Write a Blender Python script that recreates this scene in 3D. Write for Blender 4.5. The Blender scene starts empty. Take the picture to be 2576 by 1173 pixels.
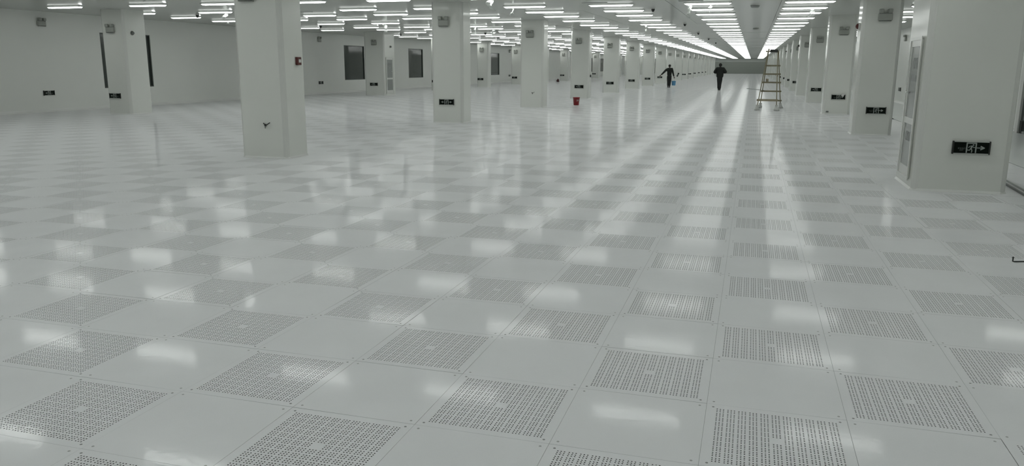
import bpy, bmesh, math, random
from mathutils import Vector, Matrix

# ------------------------------------------------------------------ camera
SC = bpy.context.scene
COL = SC.collection
W, H = 2576, 1173
FPX, PITCH, YAW, ROLL = 1978.27, 0.21018, -0.29115, 0.004
CAM = Vector((0.70758, -2.90572, 1.52466))
_F = Vector((math.sin(YAW) * math.cos(PITCH), math.cos(YAW) * math.cos(PITCH), -math.sin(PITCH)))
_R = Vector((math.cos(YAW), -math.sin(YAW), 0))
_U = _R.cross(_F)
_R2 = _R * math.cos(ROLL) + _U * math.sin(ROLL)
_U2 = -_R * math.sin(ROLL) + _U * math.cos(ROLL)
cam_data = bpy.data.cameras.new('camera')
cam_data.sensor_fit = 'HORIZONTAL'
cam_data.sensor_width = 36.0
cam_data.lens = FPX * 36.0 / W
cam_data.clip_start = 0.05
cam_data.clip_end = 600
cam = bpy.data.objects.new('camera', cam_data)
COL.objects.link(cam)
m = Matrix((_R2, _U2, -_F)).transposed().to_4x4()
m.translation = CAM
cam.matrix_world = m
SC.camera = cam

def pix(p):
    """picture position of a world point (only used to choose which repeats are in view)"""
    d = Vector(p) - CAM
    z = d.dot(_F)
    if z < 0.2:
        return None
    return (W / 2 + FPX * d.dot(_R2) / z, H / 2 - FPX * d.dot(_U2) / z, z)

# ------------------------------------------------------------------ world, exposure
world = bpy.data.worlds.new('world')
SC.world = world
world.use_nodes = True
world.node_tree.nodes['Background'].inputs['Color'].default_value = (0.02, 0.021, 0.02, 1)
world.node_tree.nodes['Background'].inputs['Strength'].default_value = 1.0
SC.view_settings.view_transform = 'Standard'
SC.view_settings.look = 'None'
SC.view_settings.gamma = 1.0
SC.view_settings.use_curve_mapping = False
SC.view_settings.exposure = 0.0
LAMP_STRENGTH = 13.7      # flat underside of each strip light
LAMP_SIDE = 1.35         # its frosted edges
LAMP_COLOR = (0.965, 1.0, 0.965, 1)
try:
    SC.cycles.use_denoising = True
    SC.cycles.max_bounces = 7
    SC.cycles.use_adaptive_sampling = True
    SC.cycles.adaptive_threshold = 0.02
    SC.cycles.diffuse_bounces = 5
    SC.cycles.glossy_bounces = 5
    SC.cycles.sample_clamp_indirect = 4.0
    SC.cycles.blur_glossy = 0.3
    SC.cycles.use_light_tree = True
    SC.cycles.caustics_reflective = False
    SC.cycles.caustics_refractive = False
except Exception:
    pass

CEIL = 3.13
X_LEFT, X_RIGHT = -20.9, 6.8
Y_BACK, Y_FAR = -12.0, 170.0
random.seed(7)

# ------------------------------------------------------------------ materials
def mat(name, color, rough=0.5, metal=0.0, spec=0.5, emit=None, strength=0.0, coat=0.0,
        bump=None, speck=None, alpha=1.0, tint=None):
    """bump=(scale, strength, distance)  speck=(scale, amount)  tint=(scale, amount)"""
    mt = bpy.data.materials.new(name)
    mt.use_nodes = True
    nt = mt.node_tree
    b = nt.nodes['Principled BSDF']
    b.inputs['Base Color'].default_value = (*color, 1)
    b.inputs['Roughness'].default_value = rough
    b.inputs['Metallic'].default_value = metal
    b.inputs['Specular IOR Level'].default_value = spec
    b.inputs['Coat Weight'].default_value = coat
    b.inputs['Coat Roughness'].default_value = 0.08
    b.inputs['Alpha'].default_value = alpha
    if emit:
        b.inputs['Emission Color'].default_value = emit
        b.inputs['Emission Strength'].default_value = strength
    tc = nt.nodes.new('ShaderNodeTexCoord')
    geo = nt.nodes.new('ShaderNodeNewGeometry')
    src = b.inputs['Base Color'].default_value[:]
    last = None
    for kind, par in (('tint', tint), ('speck', speck)):
        if not par:
            continue
        n = nt.nodes.new('ShaderNodeTexNoise')
        n.inputs['Scale'].default_value = par[0]
        n.inputs['Detail'].default_value = 2.0
        nt.links.new(geo.outputs['Position'], n.inputs['Vector'])
        rmp = nt.nodes.new('ShaderNodeMapRange')
        if kind == 'speck':
            rmp.inputs['From Min'].default_value = 0.28
            rmp.inputs['From Max'].default_value = 0.42
        else:
            rmp.inputs['From Min'].default_value = 0.3
            rmp.inputs['From Max'].default_value = 0.7
        rmp.inputs['To Min'].default_value = 1.0 - par[1]
        rmp.inputs['To Max'].default_value = 1.0
        nt.links.new(n.outputs['Fac'], rmp.inputs['Value'])
        mx = nt.nodes.new('ShaderNodeMix')
        mx.data_type = 'RGBA'
        mx.blend_type = 'MULTIPLY'
        mx.inputs['Factor'].default_value = 1.0
        if last is None:
            mx.inputs['A'].default_value = src
        else:
            nt.links.new(last, mx.inputs['A'])
        nt.links.new(rmp.outputs['Result'], mx.inputs['B'])
        last = mx.outputs['Result']
    if last is not None:
        nt.links.new(last, b.inputs['Base Color'])
    if bump:
        n = nt.nodes.new('ShaderNodeTexNoise')
        n.inputs['Scale'].default_value = bump[0]
        n.inputs['Detail'].default_value = 1.5
        nt.links.new(geo.outputs['Position'], n.inputs['Vector'])
        bp = nt.nodes.new('ShaderNodeBump')
        bp.inputs['Strength'].default_value = bump[1]
        bp.inputs['Distance'].default_value = bump[2]
        nt.links.new(n.outputs['Fac'], bp.inputs['Height'])
        nt.links.new(bp.outputs['Normal'], b.inputs['Normal'])
    return mt

FLOOR_C = (0.84, 0.85, 0.865)
M = {}
M['floor'] = mat('vinyl_floor', FLOOR_C, 0.073, spec=0.07, bump=(30.0, 0.3, 0.0010), speck=(260.0, 0.05), tint=(3.0, 0.03))
M['slot'] = mat('tile_edge', (0.48, 0.49, 0.50), 0.6)
M['hole'] = mat('plenum_dark', (0.02, 0.022, 0.022), 0.9)
M['screw'] = mat('screw_grey', (0.38, 0.39, 0.39), 0.4)
M['screw_dark'] = mat('screw_dark', (0.25, 0.26, 0.26), 0.4)
M['floor_plain'] = mat('plain_floor', (0.73, 0.755, 0.75), 0.2, bump=(6.0, 0.1, 0.01))
M['ceiling'] = mat('ceiling_panel', (0.53, 0.545, 0.515), 0.12, spec=0.2, bump=(0.9, 0.10, 0.02))
M['ceiling_gap'] = mat('ceiling_gap', (0.10, 0.105, 0.10), 0.7)
M['steel'] = mat('coated_steel', (0.76, 0.775, 0.735), 0.12, spec=0.4, bump=(1.2, 0.05, 0.02), tint=(0.8, 0.03))
M['trim'] = mat('corner_aluminium', (0.69, 0.70, 0.67), 0.18)
M['wall'] = mat('wall_panel', (0.82, 0.835, 0.80), 0.28, bump=(0.8, 0.08, 0.02), tint=(0.5, 0.04))
M['cove'] = mat('cove_white', (0.78, 0.79, 0.77), 0.25)
M['far'] = mat('far_wall_grey', (0.26, 0.28, 0.255), 0.55)
M['far_head'] = mat('far_header', (0.40, 0.42, 0.40), 0.5)
M['glass_dark'] = mat('dark_window_glass', (0.040, 0.050, 0.045), 0.05, spec=0.6)
M['glass_grey'] = mat('cabinet_glass', (0.27, 0.285, 0.275), 0.18)
M['mark'] = mat('glass_marking', (0.20, 0.21, 0.205), 0.4)
M['black'] = mat('black_plastic', (0.012, 0.014, 0.012), 0.35)
M['sign_black'] = mat('sign_panel', (0.003, 0.006, 0.004), 0.4, spec=0.1)
M['sign_mark'] = mat('sign_marking', (0.30, 0.33, 0.31), 0.5)
M['sign_text'] = mat('sign_text', (0.16, 0.18, 0.17), 0.5)
M['alu'] = mat('brushed_aluminium', (0.50, 0.52, 0.50), 0.35, metal=0.6)
M['lamp'] = mat('lamp_diffuser', (0.9, 0.9, 0.9), 0.4, emit=LAMP_COLOR, strength=LAMP_STRENGTH)
M['lamp_side'] = mat('lamp_frosted_edge', (0.9, 0.9, 0.9), 0.4, emit=LAMP_COLOR, strength=LAMP_SIDE)
M['lamp_body'] = mat('lamp_housing', (0.62, 0.64, 0.62), 0.3)
M['film_grey'] = mat('film_wrapped_grey', (0.36, 0.375, 0.345), 0.35, bump=(35, 0.5, 0.01))
M['film_dark'] = mat('film_wrapped_dark', (0.17, 0.18, 0.165), 0.3)
M['film'] = mat('clear_film', (0.70, 0.73, 0.70), 0.35, alpha=0.3, bump=(40, 0.6, 0.01))
M['film_bag'] = mat('white_bag', (0.60, 0.61, 0.59), 0.35, bump=(30, .6, .01), alpha=0.8)
M['red'] = mat('red_plastic', (0.22, 0.008, 0.012), 0.35)
M['red_dull'] = mat('dull_red', (0.085, 0.014, 0.012), 0.4)
M['red_dark'] = mat('inner_dark_red', (0.05, 0.004, 0.005), 0.5)
M['white'] = mat('white_plastic', (0.65, 0.65, 0.63), 0.4)
M['blue'] = mat('blue_plastic', (0.10, 0.30, 0.50), 0.35)
M['wood'] = mat('ladder_wood', (0.24, 0.215, 0.135), 0.55, tint=(6, 0.3))
M['wood_pale'] = mat('plank_wood', (0.34, 0.30, 0.21), 0.55, tint=(5, 0.2))
M['cloth_black'] = mat('black_cloth', (0.010, 0.012, 0.010), 0.85, bump=(30, 0.4, 0.01))
M['trouser'] = mat('dark_trousers', (0.014, 0.016, 0.015), 0.85)
M['skin'] = mat('skin', (0.085, 0.05, 0.038), 0.55)
M['hair'] = mat('black_hair', (0.008, 0.008, 0.007), 0.7)
M['shoe'] = mat('shoe', (0.02, 0.02, 0.02), 0.5)
M['sole'] = mat('pale_sole', (0.45, 0.45, 0.43), 0.6)
M['collar'] = mat('grey_collar', (0.18, 0.19, 0.18), 0.7)
M['grey'] = mat('grey_plastic', (0.17, 0.18, 0.17), 0.4)
M['dome'] = mat('dome_grey', (0.33, 0.345, 0.33), 0.5)
M['strip'] = mat('grey_strip', (0.22, 0.25, 0.25), 0.4)

# perforation pattern for tiles too far away for their holes to be cut
def perforated_material():
    mt = bpy.data.materials.new('perforated_vinyl_floor')
    mt.use_nodes = True
    nt = mt.node_tree
    b = nt.nodes['Principled BSDF']
    b.inputs['Roughness'].default_value = 0.073
    geo = nt.nodes.new('ShaderNodeNewGeometry')
    sep = nt.nodes.new('ShaderNodeSeparateXYZ')
    nt.links.new(geo.outputs['Position'], sep.inputs[0])
    def mth(op, a, bb=None, c=None):
        n = nt.nodes.new('ShaderNodeMath'); n.operation = op
        for i, v in enumerate((a, bb, c)):
            if v is None:
                continue
            if isinstance(v, (int, float)):
                n.inputs[i].default_value = v
            else:
                nt.links.new(v, n.inputs[i])
        return n.outputs[0]
    res = []
    insides = []
    mids = []
    for ax in ('X', 'Y'):
        t = mth('FLOORED_MODULO', sep.outputs[ax], 0.6)           # 0..0.6 in the tile
        u = mth('SUBTRACT', t, 0.3)
        g = mth('ADD', u, 0.0475 * 5.5)                             # group index space
        gi = mth('DIVIDE', g, 0.0475)
        ins = mth('MULTIPLY', mth('GREATER_THAN', gi, 0.0), mth('LESS_THAN', gi, 11.0))
        loc = mth('SUBTRACT', mth('FLOORED_MODULO', g, 0.0475), 0.02375)
        # three holes at -0.0146, 0, 0.0146
        a0 = mth('ABSOLUTE', loc)
        k = mth('GREATER_THAN', a0, 0.0070)
        dd = mth('SUBTRACT', a0, mth('MULTIPLY', k, 0.0140))
        res.append(dd)
        insides.append(ins)
        mids.append(mth('LESS_THAN', mth('ABSOLUTE', u), 0.02375))
    r2 = mth('ADD', mth('POWER', res[0], 2.0), mth('POWER', res[1], 2.0))
    hole = mth('LESS_THAN', r2, 0.0036 ** 2)
    hole = mth('MULTIPLY', hole, mth('MULTIPLY', insides[0], insides[1]))
    hole = mth('MULTIPLY', hole, mth('SUBTRACT', 1.0, mth('MULTIPLY', mids[0], mids[1])))
    mx = nt.nodes.new('ShaderNodeMix'); mx.data_type = 'RGBA'
    nt.links.new(hole, mx.inputs['Factor'])
    mx.inputs['A'].default_value = (*FLOOR_C, 1)
    mx.inputs['B'].default_value = (0.20, 0.205, 0.205, 1)  # paler than the cut holes: grazing sheen and haze put into the colour
    nt.links.new(mx.outputs['Result'], b.inputs['Base Color'])
    b.inputs['Specular IOR Level'].default_value = 0.07
    n = nt.nodes.new('ShaderNodeTexNoise'); n.inputs['Scale'].default_value = 30.0
    n.inputs['Detail'].default_value = 1.5
    nt.links.new(geo.outputs['Position'], n.inputs['Vector'])
    bp = nt.nodes.new('ShaderNodeBump'); bp.inputs['Strength'].default_value = 0.3
    bp.inputs['Distance'].default_value = 0.0010
    nt.links.new(n.outputs['Fac'], bp.inputs['Height'])
    nt.links.new(bp.outputs['Normal'], b.inputs['Normal'])
    return mt
M['perf'] = perforated_material()

def waxed(mt, reach=0.42, ior=1.25):
    """swap the Principled shader for worn wax: matt body under a gloss whose grazing reflection stays weak"""
    nt = mt.node_tree
    b = nt.nodes['Principled BSDF']
    out = [n for n in nt.nodes if n.type == 'OUTPUT_MATERIAL'][0]
    df = nt.nodes.new('ShaderNodeBsdfDiffuse')
    gl = nt.nodes.new('ShaderNodeBsdfGlossy')
    gl.inputs['Roughness'].default_value = b.inputs['Roughness'].default_value
    gl.inputs['Color'].default_value = (1, 1, 1, 1)
    fr = nt.nodes.new('ShaderNodeFresnel')
    fr.inputs['IOR'].default_value = ior
    mu = nt.nodes.new('ShaderNodeMath'); mu.operation = 'MULTIPLY'
    nt.links.new(fr.outputs[0], mu.inputs[0]); mu.inputs[1].default_value = reach
    mx = nt.nodes.new('ShaderNodeMixShader')
    if b.inputs['Base Color'].is_linked:
        nt.links.new(b.inputs['Base Color'].links[0].from_socket, df.inputs['Color'])
    else:
        df.inputs['Color'].default_value = b.inputs['Base Color'].default_value
    if b.inputs['Normal'].is_linked:
        nt.links.new(b.inputs['Normal'].links[0].from_socket, gl.inputs['Normal'])
    nt.links.new(mu.outputs[0], mx.inputs[0])
    nt.links.new(df.outputs[0], mx.inputs[1]); nt.links.new(gl.outputs[0], mx.inputs[2])
    nt.links.new(mx.outputs[0], out.inputs['Surface'])
    nt.nodes.remove(b)
waxed(M['floor'], 0.46); waxed(M['perf'], 0.46); waxed(M['floor_plain']); waxed(M['ceiling'], 0.50, 1.42)

# ------------------------------------------------------------------ mesh helpers
class MB:
    """collects shapes for ONE mesh object"""
    def __init__(self):
        self.v = []; self.f = []; self.mi = []; self.sm = []
    def add(self, vs, fs, mi=0, smooth=False):
        o = len(self.v)
        self.v.extend([tuple(p) for p in vs])
        for f in fs:
            self.f.append([i + o for i in f]); self.mi.append(mi); self.sm.append(smooth)
    def box(self, x0, x1, y0, y1, z0, z1, mi=0, rot=None, at=None):
        vs = [Vector((x, y, z)) for z in (z0, z1) for y in (y0, y1) for x in (x0, x1)]
        if rot is not None:
            vs = [rot @ p for p in vs]
        if at is not None:
            vs = [p + Vector(at) for p in vs]
        self.add(vs, [(0, 2, 3, 1), (4, 5, 7, 6), (0, 1, 5, 4), (2, 6, 7, 3), (0, 4, 6, 2), (1, 3, 7, 5)], mi)
        return self
    def bevbox(self, x0, x1, y0, y1, z0, z1, b=0.01, mi=0, rot=None, at=None):
        bm = bmesh.new()
        bmesh.ops.create_cube(bm, size=1)
        for p in bm.verts:
            p.co = Vector(((x0 + x1) / 2 + p.co.x * (x1 - x0), (y0 + y1) / 2 + p.co.y * (y1 - y0), (z0 + z1) / 2 + p.co.z * (z1 - z0)))
        bmesh.ops.bevel(bm, geom=bm.edges[:], offset=b, segments=2, affect='EDGES', profile=0.5)
        bm.verts.index_update()
        vs = [p.co.copy() for p in bm.verts]
        if rot is not None:
            vs = [rot @ p for p in vs]
        if at is not None:
            vs = [p + Vector(at) for p in vs]
        self.add(vs, [[q.index for q in f.verts] for f in bm.faces], mi)
        bm.free()
        return self
    def tube(self, pts, r, n=8, mi=0, smooth=True, cap=True):
        pts = [Vector(p) for p in pts]
        rs = r if isinstance(r, (list, tuple)) else [r] * len(pts)
        rings = []
        prev = None
        for i, p in enumerate(pts):
            if i == 0: d = pts[1] - p
            elif i == len(pts) - 1: d = p - pts[i - 1]
            else: d = pts[i + 1] - pts[i - 1]
            d.normalize()
            if prev is None:
                a = Vector((0, 0, 1)) if abs(d.z) < 0.9 else Vector((1, 0, 0))
                u = d.cross(a).normalized()
            else:
                u = (prev - d * prev.dot(d)).normalized()
            w = d.cross(u)
            prev = u
            rings.append([p + (u * math.cos(2 * math.pi * k / n) + w * math.sin(2 * math.pi * k / n)) * rs[i] for k in range(n)])
        vs = [q for rg in rings for q in rg]
        fs = []
        for i in range(len(pts) - 1):
            for k in range(n):
                fs.append((i * n + k, i * n + (k + 1) % n, (i + 1) * n + (k + 1) % n, (i + 1) * n + k))
        if cap:
            fs.append(tuple(range(n - 1, -1, -1)))
            fs.append(tuple((len(pts) - 1) * n + k for k in range(n)))
        self.add(vs, fs, mi, smooth)
        return self
    def lathe(self, prof, n=24, mi=0, at=(0, 0, 0), rot=None, smooth=True):
        """prof: list of (r, z)"""
        vs = []
        for r, z in prof:
            for k in range(n):
                a = 2 * math.pi * k / n
                p = Vector((r * math.cos(a), r * math.sin(a), z))
                if rot is not None:
                    p = rot @ p
                vs.append(p + Vector(at))
        fs = []
        for i in range(len(prof) - 1):
            for k in range(n):
                fs.append((i * n + k, i * n + (k + 1) % n, (i + 1) * n + (k + 1) % n, (i + 1) * n + k))
        fs.append(tuple(range(n - 1, -1, -1)))
        fs.append(tuple((len(prof) - 1) * n + k for k in range(n)))
        self.add(vs, fs, mi, smooth)
        return self
    def poly(self, pts, y0, y1, mi=0):
        """outline in x,z extruded from y0 to y1"""
        n = len(pts)
        vs = [(x, y0, z) for x, z in pts] + [(x, y1, z) for x, z in pts]
        fs = [tuple(range(n)), tuple(range(2 * n - 1, n - 1, -1))]
        for k in range(n):
            fs.append((k, n + k, n + (k + 1) % n, (k + 1) % n))
        self.add(vs, fs, mi)
        return self
    def mesh(self, name, mats):
        me = bpy.data.meshes.new(name)
        me.from_pydata(self.v, [], self.f)
        for mt in (mats if isinstance(mats, (list, tuple)) else [mats]):
            me.materials.append(mt)
        me.polygons.foreach_set('material_index', self.mi)
        me.polygons.foreach_set('use_smooth', self.sm)
        me.update()
        return me

def link(name, me, parent=None, loc=None, rotz=0.0):
    o = bpy.data.objects.new(name, me)
    COL.objects.link(o)
    if parent is not None:
        o.parent = parent
    if loc is not None:
        o.location = loc
    if rotz:
        o.rotation_euler = (0, 0, rotz)
    return o

def tag(o, label, cat, group=None, kind=None):
    o['label'] = label
    o['category'] = cat
    if group: o['group'] = group
    if kind: o['kind'] = kind
    return o

def structure(o, label=None):
    o['kind'] = 'structure'
    if label:
        o['label'] = label
    return o

def empty(name, loc=(0, 0, 0), rotz=0.0):
    o = link(name, None, None, loc, rotz)
    o.empty_display_size = 0.2
    return o

def copy_tree(o, parent=None):
    c = o.copy()
    COL.objects.link(c)
    if parent is not None:
        c.parent = parent
    for ch in list(o.children):
        copy_tree(ch, c)
    return c

def text_polys(body, size):
    cu = bpy.data.curves.new('lettering', 'FONT')
    cu.body = body
    cu.size = size
    cu.align_x = 'CENTER'
    cu.align_y = 'CENTER'
    cu.resolution_u = 2
    to = bpy.data.objects.new('lettering', cu)
    COL.objects.link(to)
    dg = bpy.context.evaluated_depsgraph_get()
    me = bpy.data.meshes.new_from_object(to.evaluated_get(dg))
    vs = [v.co.copy() for v in me.vertices]
    fs = [tuple(p.vertices) for p in me.polygons]
    bpy.data.objects.remove(to)
    bpy.data.curves.remove(cu)
    bpy.data.meshes.remove(me)
    return vs, fs

def ordinal(n):
    words = ['nearest', 'second nearest', 'third nearest', 'fourth nearest', 'fifth nearest', 'sixth nearest', 'seventh nearest',
             'eighth nearest', 'ninth nearest', 'tenth nearest']
    if n < len(words):
        return words[n]
    k = n + 1
    suf = 'th' if 10 <= k % 100 <= 20 else {1: 'st', 2: 'nd', 3: 'rd'}.get(k % 10, 'th')
    return '%d%s nearest' % (k, suf)

# ================================================================== FLOOR
T = 0.6
def tile_mesh(perforated):
    b = MB()
    g = 0.0002
    h = T / 2 - g
    zt, zb = 0.0, -0.035
    ch = 0.0007
    # edges: small chamfer + sides
    a = h - ch
    vs = [(-a, -a, zt), (a, -a, zt), (a, a, zt), (-a, a, zt), (-h, -h, zt - ch), (h, -h, zt - ch), (h, h, zt - ch), (-h, h, zt - ch),
          (-h, -h, zb), (h, -h, zb), (h, h, zb), (-h, h, zb)]
    fs = []
    for k in range(4):
        k2 = (k + 1) % 4
        fs.append((4 + k, 4 + k2, k2, k))
        fs.append((8 + k, 8 + k2, 4 + k2, 4 + k))
    b.add(vs, fs, 1)
    if not perforated:
        b.add([(-a, -a, 0), (a, -a, 0), (a, a, 0), (-a, a, 0)], [(0, 1, 2, 3)], 0)
    else:
        # strip layout of cell edges
        R = 0.0034
        cell = 0.0140
        gp = 0.0475
        xs = [-a]
        lines = []
        for gidx in range(11):
            c = (gidx - 5) * gp
            for q in (-1.5, -0.5, 0.5, 1.5):
                lines.append(c + q * cell)
        xs += lines + [a]
        n = len(xs) - 1
        hole_cell = set()
        for gx in range(11):
            for i in range(3):
                hole_cell.add((gx, 1 + gx * 4 + i))
        cols = {ci: g_ for g_, ci in hole_cell}
        V = {}
        vs = []
        fs = []; mi = []
        def vid(x, y, z=0.0):
            k = (round(x, 6), round(y, 6), round(z, 6))
            if k not in V:
                V[k] = len(vs); vs.append((x, y, z))
            return V[k]
        # rows without holes become long strips; cells with holes get an octagonal opening
        for j in range(n):
            y0, y1 = xs[j], xs[j + 1]
            if j not in cols:
                for i in range(n):
                    fs.append((vid(xs[i], y0), vid(xs[i + 1], y0), vid(xs[i + 1], y1), vid(xs[i], y1))); mi.append(0)
                continue
            for i in range(n):
                x0, x1 = xs[i], xs[i + 1]
                if i not in cols or (cols[i] == 5 and cols[j] == 5):
                    fs.append((vid(x0, y0), vid(x1, y0), vid(x1, y1), vid(x0, y1))); mi.append(0)
                    continue
                cx, cy = (x0 + x1) / 2, (y0 + y1) / 2
                ring = []; low = []
                for k in range(8):
                    an = math.pi / 8 + k * math.pi / 4
                    ring.append(vid(cx + R * math.cos(an), cy + R * math.sin(an)))
                    low.append(vid(cx + R * math.cos(an), cy + R * math.sin(an), -0.006))
                c = [vid(x1, y1), vid(x0, y1), vid(x0, y0), vid(x1, y0)]   # corners by quadrant
                # ring indices: 0,1 quadrant++ ; 2,3 -+ ; 4,5 -- ; 6,7 +-
                for q in range(4):
                    fs.append((c[q], ring[2 * q + 1], ring[2 * q])); mi.append(0)
                    fs.append((c[q], c[(q + 1) % 4], ring[(2 * q + 2) % 8], ring[2 * q + 1])); mi.append(0)
                for k in range(8):
                    k2 = (k + 1) % 8
                    fs.append((ring[k], ring[k2], low[k2], low[k])); mi.append(2)
                fs.append(tuple(low)); mi.append(2)
        o = len(b.v)
        b.v.extend(vs)
        for f, q in zip(fs, mi):
            b.f.append([i + o for i in f]); b.mi.append(q); b.sm.append(False)
    # four corner screws
    for sx in (-1, 1):
        for sy in (-1, 1):
            cx, cy = sx * (h - 0.030), sy * (h - 0.030)
            r = 0.0048
            vs = [(cx + r * math.cos(k * math.pi / 4), cy + r * math.sin(k * math.pi / 4), 0.0008) for k in range(8)]
            vs += [(cx + 1.25 * r * math.cos(k * math.pi / 4), cy + 1.25 * r * math.sin(k * math.pi / 4), 0.0) for k in range(8)]
            b.add(vs, [tuple(range(8))] + [(8 + k, 8 + (k + 1) % 8, (k + 1) % 8, k) for k in range(8)], 3)
    return b.mesh('perforated_tile' if perforated else 'floor_tile',
                  [M['floor'], M['slot'], M['hole'], M['screw_dark'] if perforated else M['screw']])

floor = link('floor', MB().box(-21.4, 7.2, Y_BACK - 0.3, Y_FAR + 0.4, -0.16, -0.045).mesh('floor_base', M['slot']))
structure(floor, 'glossy pale grey raised floor of solid and perforated square tiles in a chequerboard')

ti0, ti1 = -36, 8            # tile columns  x = i*0.6
tj0, tj1 = -20, 284
cells = []
for i in range(ti0, ti1):
    for j in range(tj0, tj1):
        p = pix(((i + .5) * T, (j + .5) * T, 0))
        if p is None or p[2] > 18 or not (-150 < p[0] < W + 150 and 0 < p[1] < H + 140):
            continue
        # seen in frame at all?
        inside = False
        for a in (0, .5, 1):
            for c in (0, .5, 1):
                q = pix(((i + a) * T, (j + c) * T, 0))
                if q and 0 <= q[0] <= W and 0 <= q[1] <= H:
                    inside = True
        if inside:
            cells.append((p[2], i, j))
cells.sort()
near = set((i, j) for _, i, j in cells[:300])
COLBOX = [(-7.5 + 0, 8.5 + 8.467 * k, -6.62, 9.18 + 8.467 * k) for k in range(19)] + \
         [(2.71, 7.95, 3.78, 9.17)] + [(2.95, 16.65 + 8.4 * k, 3.78, 17.35 + 8.4 * k) for k in range(19)] + \
         [(-18.35, 17.1 + 8.467 * k, -17.2, 18.0 + 8.467 * k) for k in range(15)]
def is_perforated(i, j):
    if (i + j) % 2 == 0:
        return False
    if i >= 6 and j >= 13:                       # plain walkway beside the right-hand wall
        return False
    cx, cy = (i + .5) * T, (j + .5) * T
    for x0, y0, x1, y1 in COLBOX:                # plain panels where a column stands
        if x0 - .34 < cx < x1 + .34 and y0 - .34 < cy < y1 + .34:
            return False
    return True
MS, MP = tile_mesh(False), tile_mesh(True)
for _, i, j in cells[:300]:
    perf = is_perforated(i, j)
    o = link('perforated_tile' if perf else 'floor_tile', MP if perf else MS, floor, ((i + .5) * T, (j + .5) * T, 0))
    if not perf:
        o.rotation_euler = (random.gauss(0, .0011), random.gauss(0, .0011), random.choice((0, 1, 2, 3)) * math.pi / 2)
    else:
        o.rotation_euler = (random.gauss(0, .0011), random.gauss(0, .0011), 0)
b = MB()
hh = T / 2 - 0.0009
for i in range(ti0, ti1):
    for j in range(tj0, tj1):
        if (i, j) in near:
            continue
        cx, cy = (i + .5) * T, (j + .5) * T
        tx, ty = random.gauss(0, .0013), random.gauss(0, .0013)
        vs = [(cx + sx * hh, cy + sy * hh, tx * sx * hh + ty * sy * hh) for sx, sy in ((-1, -1), (1, -1), (1, 1), (-1, 1))]
        b.add(vs, [(0, 1, 2, 3)], 1 if is_perforated(i, j) else 0)
o = link('distant_tiles', b.mesh('distant_tiles', [M['floor'], M['perf']]), floor)
o['kind'] = 'stuff'
# plain border slab to the right of the tiled field, with the dark joint between them
link('border_slab', MB().box(4.822, 7.0, Y_BACK, Y_FAR, -0.04, 0.0).mesh('border_slab', M['floor_plain']), floor)

# ================================================================== CEILING
ceiling = link('ceiling', MB().box(-21.4, 7.2, Y_BACK - 0.3, Y_FAR + 0.4, CEIL + 0.02, CEIL + 0.14).mesh('ceiling_base', M['ceiling_gap']))
structure(ceiling, 'glossy pale grey ceiling of large panels')
pw, pl = 2.7742, 8.467
pm = MB().box(-pw / 2 + .004, pw / 2 - .004, -pl / 2 + .006, pl / 2 - .006, 0, .024).mesh('ceiling_panel', M['ceiling'])
for i in range(10):
    for j in range(22):
        o = link('ceiling_panel', pm, ceiling, (X_LEFT - 0.02 + (i + .5) * pw, -12.0 + (j + .5) * pl - 0.9, CEIL))
        o.rotation_euler = (random.gauss(0, .0006), random.gauss(0, .0012), 0)

# ================================================================== WALLS
SP = 8.467
b = MB()
win = [20.9 + 8.6 * k for k in range(-3, 17)]
wz0, wz1, wh = 0.69, 2.57, 1.2
ys = Y_BACK
b.box(X_LEFT - .12, X_LEFT, Y_BACK, Y_FAR, -0.03, wz0)
b.box(X_LEFT - .12, X_LEFT, Y_BACK, Y_FAR, wz1, CEIL)
for c in win:
    b.box(X_LEFT - .12, X_LEFT, ys, c - wh, wz0, wz1)
    ys = c + wh
b.box(X_LEFT - .12, X_LEFT, ys, Y_FAR, wz0, wz1)
wl = structure(link('wall_left', b.mesh('wall_left', M['wall'])), 'long pale grey panel wall on the left')
fb = MB()
t = .035
fb.box(-.11, -.02, -wh, wh, wz0, wz0 + t).box(-.11, -.02, -wh, wh, wz1 - t, wz1)
fb.box(-.11, -.02, -wh, -wh + t, wz0 + t, wz1 - t).box(-.11, -.02, wh - t, wh, wz0 + t, wz1 - t)
M['frame_dark'] = mat('window_frame_dark', (0.06, 0.068, 0.062), 0.4)
fm = fb.mesh('window_frame', M['frame_dark'])
gm = MB().box(-.09, -.06, -wh + t, wh - t, wz0 + t, wz1 - t).mesh('window_pane', M['glass_dark'])  # opaque pane; the unlit room behind is put into its colour
for k, c in enumerate(win):
    if c < 12:
        continue
    wo = structure(empty('window_%d' % (k + 1), (X_LEFT, c, 0)))
    link('window_frame', fm, wo)
    link('pane', gm, wo)
back_l = MB().box(X_LEFT - .16, X_LEFT - .12, Y_BACK, Y_FAR, 0, CEIL).mesh('dark_backing', M['hole'])  # black sheet standing for the darkness of the unlit room
link('window_backing', back_l, wl)

# right wall with a glazed door
b = MB()
dy0, dy1, dz = 14.6, 18.7, 2.6
b.box(X_RIGHT, X_RIGHT + .12, Y_BACK, dy0, -0.03, CEIL).box(X_RIGHT, X_RIGHT + .12, dy1, Y_FAR, -0.03, CEIL)
b.box(X_RIGHT, X_RIGHT + .12, dy0, dy1, dz, CEIL)
structure(link('wall_right', b.mesh('wall_right', M['wall'])), 'pale grey panel wall behind the right-hand columns')
door = structure(empty('door_1', (X_RIGHT, (dy0 + dy1) / 2, 0)), 'white-framed dark glass door in the right-hand wall')
hw = (dy1 - dy0) / 2
b = MB()
b.box(-.02, .1, -hw, -hw + .1, 0, dz).box(-.02, .1, hw - .22, hw, 0, dz).box(-.02, .1, -hw + .1, hw - .22, dz - .1, dz)
b.box(.0, .08, -.05, .05, 0, dz - .1)
link('door_frame', b.mesh('door_frame', M['white']), door)
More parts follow.
